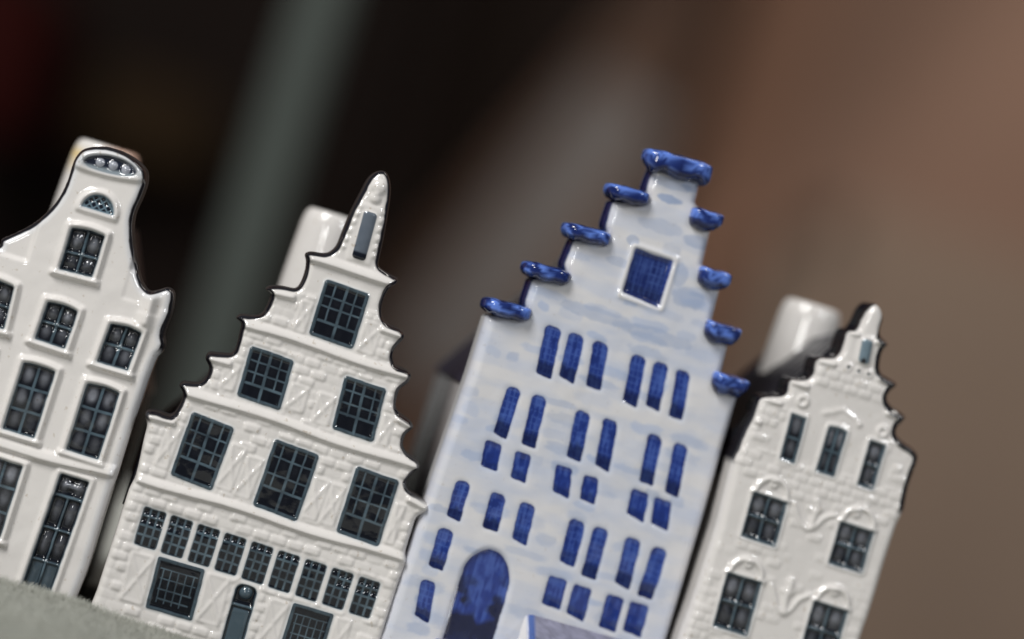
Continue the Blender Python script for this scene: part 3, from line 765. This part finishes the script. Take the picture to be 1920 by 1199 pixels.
p0 = f3.p(988, 1144); p1 = f3.p(1235, 1230)
wedge('cellar_hatch', p0[0], p1[0], 13, p0[1], p0[1] - 8)
p0 = f3.p(816, 1190); wedge('stoop', p0[0], f3.p(952, 1230)[0], 9, p0[1] - .4, p0[1] - 2.4)

# ================================================================== SMALL STEPPED HOUSE WITH ARCHED WINDOWS (right)
f4 = Frame(1500, 950, 0.4625, 10.0)
h4 = house('ceramic_house', f4, 'small white step-gabled ceramic house at the far right with arched hoods over four-paned windows')
O4 = [(1276,1199),(1302,1126),(1346,990),(1375,873),(1376,862),(1387,839),(1398,810),(1410,787),(1417,772),(1423,752),(1433,744),(1464,742),(1475,737),(1479,720),(1486,711),(1514,711),(1524,703),(1528,688),
 (1532,676),(1539,670),(1565,671),(1574,664),(1580,650),(1585,632),(1592,620),(1607,617),(1617,602),(1626,583),(1637,572),(1648,571),(1657,582),(1660,600),(1655,618),(1656,631),(1664,639),(1670,647),(1664,654),
 (1658,664),(1654,687),(1657,701),(1673,711),(1686,720),(1683,728),(1673,736),(1668,749),(1676,763),(1693,774),(1703,784),(1696,794),(1687,804),(1686,817),(1699,830),(1716,842),(1725,854),(1724,868),(1708,914),(1699,958),(1693,970),(1684,990),(1663,1054),(1637,1141),(1617,1199)]
P = f4.pts(O4)
P = np.vstack([[P[0][0] - .3, 0], P, [P[-1][0], 0]])
out4 = catmull(P)
r4 = Relief(f4, out4)
W4 = dict(frame=.5, fh=.45, bulge=.4, rim=.6, mw=.55, depth=.8, pale=1.5, sill=False)
# arched hoods and their ornaments first
def hood(c, rad, roundel):
    p = f4.p(*c); s = r4.sl(p, rad + 3); X_ = r4.X[s] - p[0]; Z_ = r4.Z[s] - p[1]
    rr = np.hypot(X_, Z_); arc = np.exp(-((rr - rad) / .5) ** 2) * .85 * sstep(-.6, -.1, Z_)
    feet = sstep(.15, -.15, rbox(np.abs(X_) - rad - .2, Z_ + .2, .75, .35, .2)) * .9
    k = np.maximum(arc, feet); k = np.maximum(k, .12 * sstep(rad, rad - .4, rr) * (Z_ > 0))
    r4.H[s] = np.maximum(r4.H[s], k); r4.free[s] = np.minimum(r4.free[s], sstep(rad + .5, rad + 1.2, rr))
    r4.part('window_hood', s, ((np.abs(rr - rad) < .7) & (Z_ > -.2)) | (feet > .3))
    r4.ring(roundel, .55, .35, .35)
for c, rd in (((1445,929),(1451,908)), ((1607,984),(1605,963)), ((1397,1080),(1403,1058)), ((1559,1133),(1564,1110))): hood(c, 3.3, rd)
r4.ridge([(1488,944),(1494,964),(1503,984),(1516,993),(1530,986),(1545,972),(1566,966)], .6, .38); r4.ridge([(1530,938),(1533,950),(1524,975),(1520,990)], .8, .4); r4.ridge([(1517,952),(1527,962),(1540,955)], .6, .3)
r4.ridge([(1446,1096),(1451,1116),(1457,1138),(1467,1151),(1482,1144),(1497,1126),(1517,1117)], .6, .38); r4.ridge([(1483,1090),(1482,1102),(1474,1118),(1470,1145)], .9, .42); r4.ridge([(1468,1108),(1476,1116),(1488,1110)], .6, .3)
r4.ring((1505,753), .95, .4, .35); r4.ring((1655,810), .95, .4, .35)
r4.ridge([(1545,775),(1562,773),(1582,768)], .6, .2); r4.ridge([(1585,772),(1603,786),(1612,797)], .6, .18); r4.ball((1611,797), .6, .3)
for a, b in (((1532,675),(1568,683)), ((1483,715),(1517,725)), ((1433,747),(1467,757)), ((1409,785),(1428,793)), ((1594,622),(1614,627)), ((1641,640),(1668,648)), ((1646,710),(1680,722)), ((1661,774),(1697,787)), ((1682,830),(1719,850))):
    r4.ledge(a, b, 1.1, .8, name='step_coping')
def grow4(q, g=1.08):
    m = np.mean(np.array(q, float), axis=0); return [tuple(m + (np.array(k) - m) * g) for k in q]
_w4 = r4.window; r4.window = lambda q, *a, **k: _w4(grow4(q), *a, **k)
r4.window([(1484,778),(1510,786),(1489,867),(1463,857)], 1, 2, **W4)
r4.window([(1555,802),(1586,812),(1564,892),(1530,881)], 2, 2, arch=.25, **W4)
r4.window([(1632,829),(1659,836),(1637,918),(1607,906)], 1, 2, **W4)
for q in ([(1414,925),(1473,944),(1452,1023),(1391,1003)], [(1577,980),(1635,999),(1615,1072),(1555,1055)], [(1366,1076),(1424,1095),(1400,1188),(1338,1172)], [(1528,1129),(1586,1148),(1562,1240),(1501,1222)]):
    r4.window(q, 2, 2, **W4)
s, S, T, w_, h_ = r4.quad([(1616,634),(1636,639),(1627,685),(1607,678)])
d = rbox(S, T, w_ / 2, h_ / 2, .7); ins_ = sstep(.1, -.1, d)
r4.H[s] = np.maximum(r4.H[s], sstep(.7, .4, d) * .3); r4.H[s] += ins_ * .7 * np.sqrt(np.clip(1 - (2 * S / w_) ** 2, 0, 1))
r4.paint(s, ins_, SLATE * 1.5 + .03); r4.part('hoist_hatch', s, d < .05)
r4.ball((1617,677), .55, .4, DARK, hole=True)
for c in ((1591,689),(1610,696.5),(1628.5,702)): r4.ring(c, .55, .35, .25); r4.ball(c, .36, .4, SLATE * .4, hole=True)
sv = r4.free.copy()
zA, zB = f4.p(1600, 742)[1], f4.p(1600, 895)[1]; zC = f4.p(1500, 940)[1]
r4.free = sv * np.maximum(sstep(zA - .4, zA + .2, r4.Z), np.maximum(sstep(zB + .2, zB - .2, r4.Z) * sstep(zC - .2, zC + .2, r4.Z), sstep(5.2, 4.6, r4.D) * sstep(.5, .6, vnoise(r4.X * 0, r4.Z, 1, 7.0, 3))))
r4.bricks(3.0, 1.75, .29, 0.5, f4.p(1600, 700)[1], seed=12, thresh=.33, off=0)
r4.free = sv * sstep(4.5, 5.2, r4.D) * sstep(zC, zC - .5, r4.Z); r4.bricks(3.0, 1.75, .24, 0.5, zC, seed=16, thresh=.7, off=0)
r4.free = sv
zs4 = f4.p(1376, 866)[1]; zr4 = f4.p(1697, 965)[1]
zz = np.where(r4.X < 2, zs4, zr4)
n = fnoise(r4.X, r4.Z, 3.0, 77)
kk = np.where(r4.X < f4.p(1640, 640)[0], sstep(.42, .2, r4.D + (n - .5) * .4), sstep(1.75, 1.45, r4.D + (n - .5) * .4)) * sstep(-.8, .8, r4.Z - zz)
r4.paint((slice(None), slice(None)), kk, BLACK)
def side4(v, c):
    cc = c.copy(); z_ = np.where(v[:, 0] < 2, zs4, zr4); k = sstep(-.8, .8, v[:, 2] - z_)[:, None]
    n = fnoise(v[:, 0] + v[:, 2], v[:, 1] * 2, 2.0, 4)[:, None]
    cc[:, :3] = WHITE * .92 * (1 - k) + (BLACK * 1.1 + DUST * .12 * n) * k; cc[:, 3] = k[:, 0] * .12 * n[:, 0]; return cc
r4.finish(h4, radius=.95, depth=7.5, side=side4)
xl = f4.p(1346, 990)[0] + 1.0; xr = f4.p(1684, 990)[0] - 1.2; ze = zs4 - .5; xc = (xl + xr) / 2
prism('body', [(xl - .6, 0), (xr, 0), (xr, ze), (xl, ze)], 7.0, 40, GLAZE, h4, flat(WHITE * .9), bevel=.8)
zrf = f4.p(1600, 640)[1] - 1.5
prism('roof', [(xl - .8, ze - 3), (xr + .6, ze - 3), (xr + .5, ze), tuple(f4.p(1655, 690)), tuple(f4.p(1625, 640)), tuple(f4.p(1588, 648)), tuple(f4.p(1392, 812)), (xl - .6, ze)], 6.9, 40.5, GLAZE, h4, flat(BLACK * 1.6, .3), seg=60, ribs=lambda y: .15 * math.sin(y * 2.0))
bottle_neck(f4, h4, (1526, 572), 30, 6.5, 32)

# ================================================================== FUZZY CLOTH
CL = plain('fleece', (0.25, 0.26, 0.23), (0.36, 0.36, 0.32), 0.95, 220, 0.6, 0.0012, sheen=.3)
def chump(x, y):
    return (2.2 * np.exp(-((y + 9) / 9) ** 2) * sstep(-20, -60, x) + .9 * (fnoise(x, y, 14, 800) - .5) * 2 + .25 * (fnoise(x, y, 3, 810) - .5) * 2)
cxs = np.linspace(-420, 420, 421); cys = np.linspace(-330, 230, 281)
CX, CY = np.meshgrid(cxs, cys, indexing='ij')
CZ = chump(CX, CY) - .3
ed = np.minimum(np.minimum(CX + 420, 420 - CX), np.minimum(CY + 330, 230 - CY)); CZ -= 14 * sstep(14, 0, ed)
idx = np.arange(CX.size).reshape(CX.shape)
F = np.stack([idx[:-1, :-1].ravel(), idx[1:, :-1].ravel(), idx[1:, 1:].ravel(), idx[:-1, 1:].ravel()], 1)
cloth = mesh_from('cloth', np.stack([CX.ravel(), CY.ravel(), CZ.ravel()], 1) / 1000, F, CL, None)
tag(cloth, 'fuzzy grey-green fleece cloth under the row of houses, blurred at lower left', 'cloth')
# fibres: curved tapering hairs, thick where the cloth is seen from close by
def fibres(n, x0, x1, y0, y1, ln, wd, seed):
    r = np.random.default_rng(seed)
    x = r.uniform(x0, x1, n); y = r.uniform(y0, y1, n); z = chump(x, y) - .4
    L = ln * r.uniform(.5, 1.4, n); az = r.uniform(0, 2 * math.pi, n); lean = r.uniform(.2, 1.3, n)
    dx = np.cos(az) * lean; dy = np.sin(az) * lean; nrm = np.sqrt(dx * dx + dy * dy + 1); dx /= nrm; dy /= nrm; dz = 1 / nrm
    a2 = r.uniform(0, 2 * math.pi, n); cu = r.uniform(.2, .7, n)
    B = np.stack([x, y, z], 1); Dv = np.stack([dx, dy, dz], 1); Cv = np.stack([np.cos(a2) * cu, np.sin(a2) * cu, -.15 * np.ones(n)], 1)
    w_ = wd * r.uniform(.6, 1.3, n); side = np.stack([np.cos(a2 * 1.7), np.sin(a2 * 1.7) * .4, np.zeros(n)], 1) * w_[:, None]
    P0 = B; P1 = B + Dv * (L * .5)[:, None] + Cv * (L * .18)[:, None]; P2 = B + Dv * L[:, None] + Cv * (L * .6)[:, None]
    V = np.stack([P0 - side, P0 + side, P1 - side * .8, P1 + side * .8, P2 - side * .25, P2 + side * .25], 1).reshape(-1, 3)
    b = np.arange(n)[:, None] * 6
    return V, np.concatenate([b + np.array([[0, 1, 3, 2]]), b + np.array([[2, 3, 5, 4]])])
sets = [fibres(90000, -125, -20, -75, 6, 1.7, .045, 1), fibres(30000, -260, 260, -160, 60, 1.8, .06, 2)]
V = np.concatenate([s_[0] for s_ in sets]); F = np.concatenate([sets[0][1], sets[1][1] + len(sets[0][0])])
FM = plain('fleece_fibre', (0.30, 0.31, 0.275), (0.42, 0.42, 0.375), 0.9, 90, 0, .001)
fb = mesh_from('fuzz', V / 1000, F, FM, cloth); fb['kind'] = 'stuff'

# ================================================================== BACKGROUND, far out of focus
def bgmat(name, c, rough=.8): return plain(name, tuple(k * .85 for k in c), tuple(k * 1.15 for k in c), rough, 6, .1, .002, spec=0.08)
def box(name, cpx, depth, size, mat, lean=0.0, parent=None, z0=None):
    """box standing at the place seen at cpx; size metres (x, y, z)"""
    c = at(cpx[0], cpx[1], depth)
    bm = bmesh.new(); bmesh.ops.create_cube(bm, size=1); bmesh.ops.scale(bm, vec=size, verts=bm.verts)
    bmesh.ops.bevel(bm, geom=list(bm.edges), offset=min(size) * .12, segments=2, affect='EDGES')
    me = bpy.data.meshes.new(name); bm.to_mesh(me); bm.free(); me.materials.append(mat)
    o = bpy.data.objects.new(name, me); scene.collection.objects.link(o)
    o.location = c; o.rotation_euler = (0, lean, 0)
    if parent: o.parent = parent
    return o
wall = box('wall', (1000, 600), 2.05, (5.0, .06, 3.6), bgmat('taupe_wall', (.275, .168, .122))); wall['kind'] = 'structure'
o = box('door_panel', (1345, 420), 1.95, (.07, .04, 1.6), bgmat('brown_wood', (.265, .148, .10)))
tag(o, 'tall blurred reddish-brown panel against the wall, above the right-hand houses', 'wood panel')
o = box('sideboard', (1800, 1150), 1.7, (.42, .3, .5), bgmat('grey_wood', (.21, .152, .115)), z0=0)
tag(o, 'blurred grey-beige block low behind the far right house', 'sideboard')
o = box('backboard', (337, 103), 1.62, (.42, .03, 1.7), bgmat('dark_wood', (.013, .008, .006)), lean=math.radians(24))
tag(o, 'large leaning near-black board blurred behind the spire and chimneys', 'board')
o = box('plank', (985, 440), 1.75, (.062, .02, .26), bgmat('grey_board', (.285, .255, .24)), lean=math.radians(20))
tag(o, 'leaning pale grey plank blurred left of the blue house top', 'plank')
cab = box('cabinet', (170, 500), 1.5, (.34, .25, 1.8), bgmat('black_cabinet', (.007, .004, .003)))
tag(cab, 'very dark blurred cabinet filling the background behind the left house', 'cabinet')
o = box('post', (515, 300), .8, (.019, .02, .9), bgmat('grey_green_paint', (.062, .071, .064)))
tag(o, 'blurred grey-green upright post behind the two left houses', 'post')
o = box('red_box', (0, 110), 1.3, (.05, .1, .09), bgmat('red_card', (.02, .0015, .001)))
tag(o, 'blurred dark red box at the upper left corner', 'box')
o = box('brown_box', (290, 235), 1.33, (.07, .06, .05), bgmat('brown_card', (.018, .010, .004)))
tag(o, 'blurred dark brown box above the neck-gabled house', 'box')
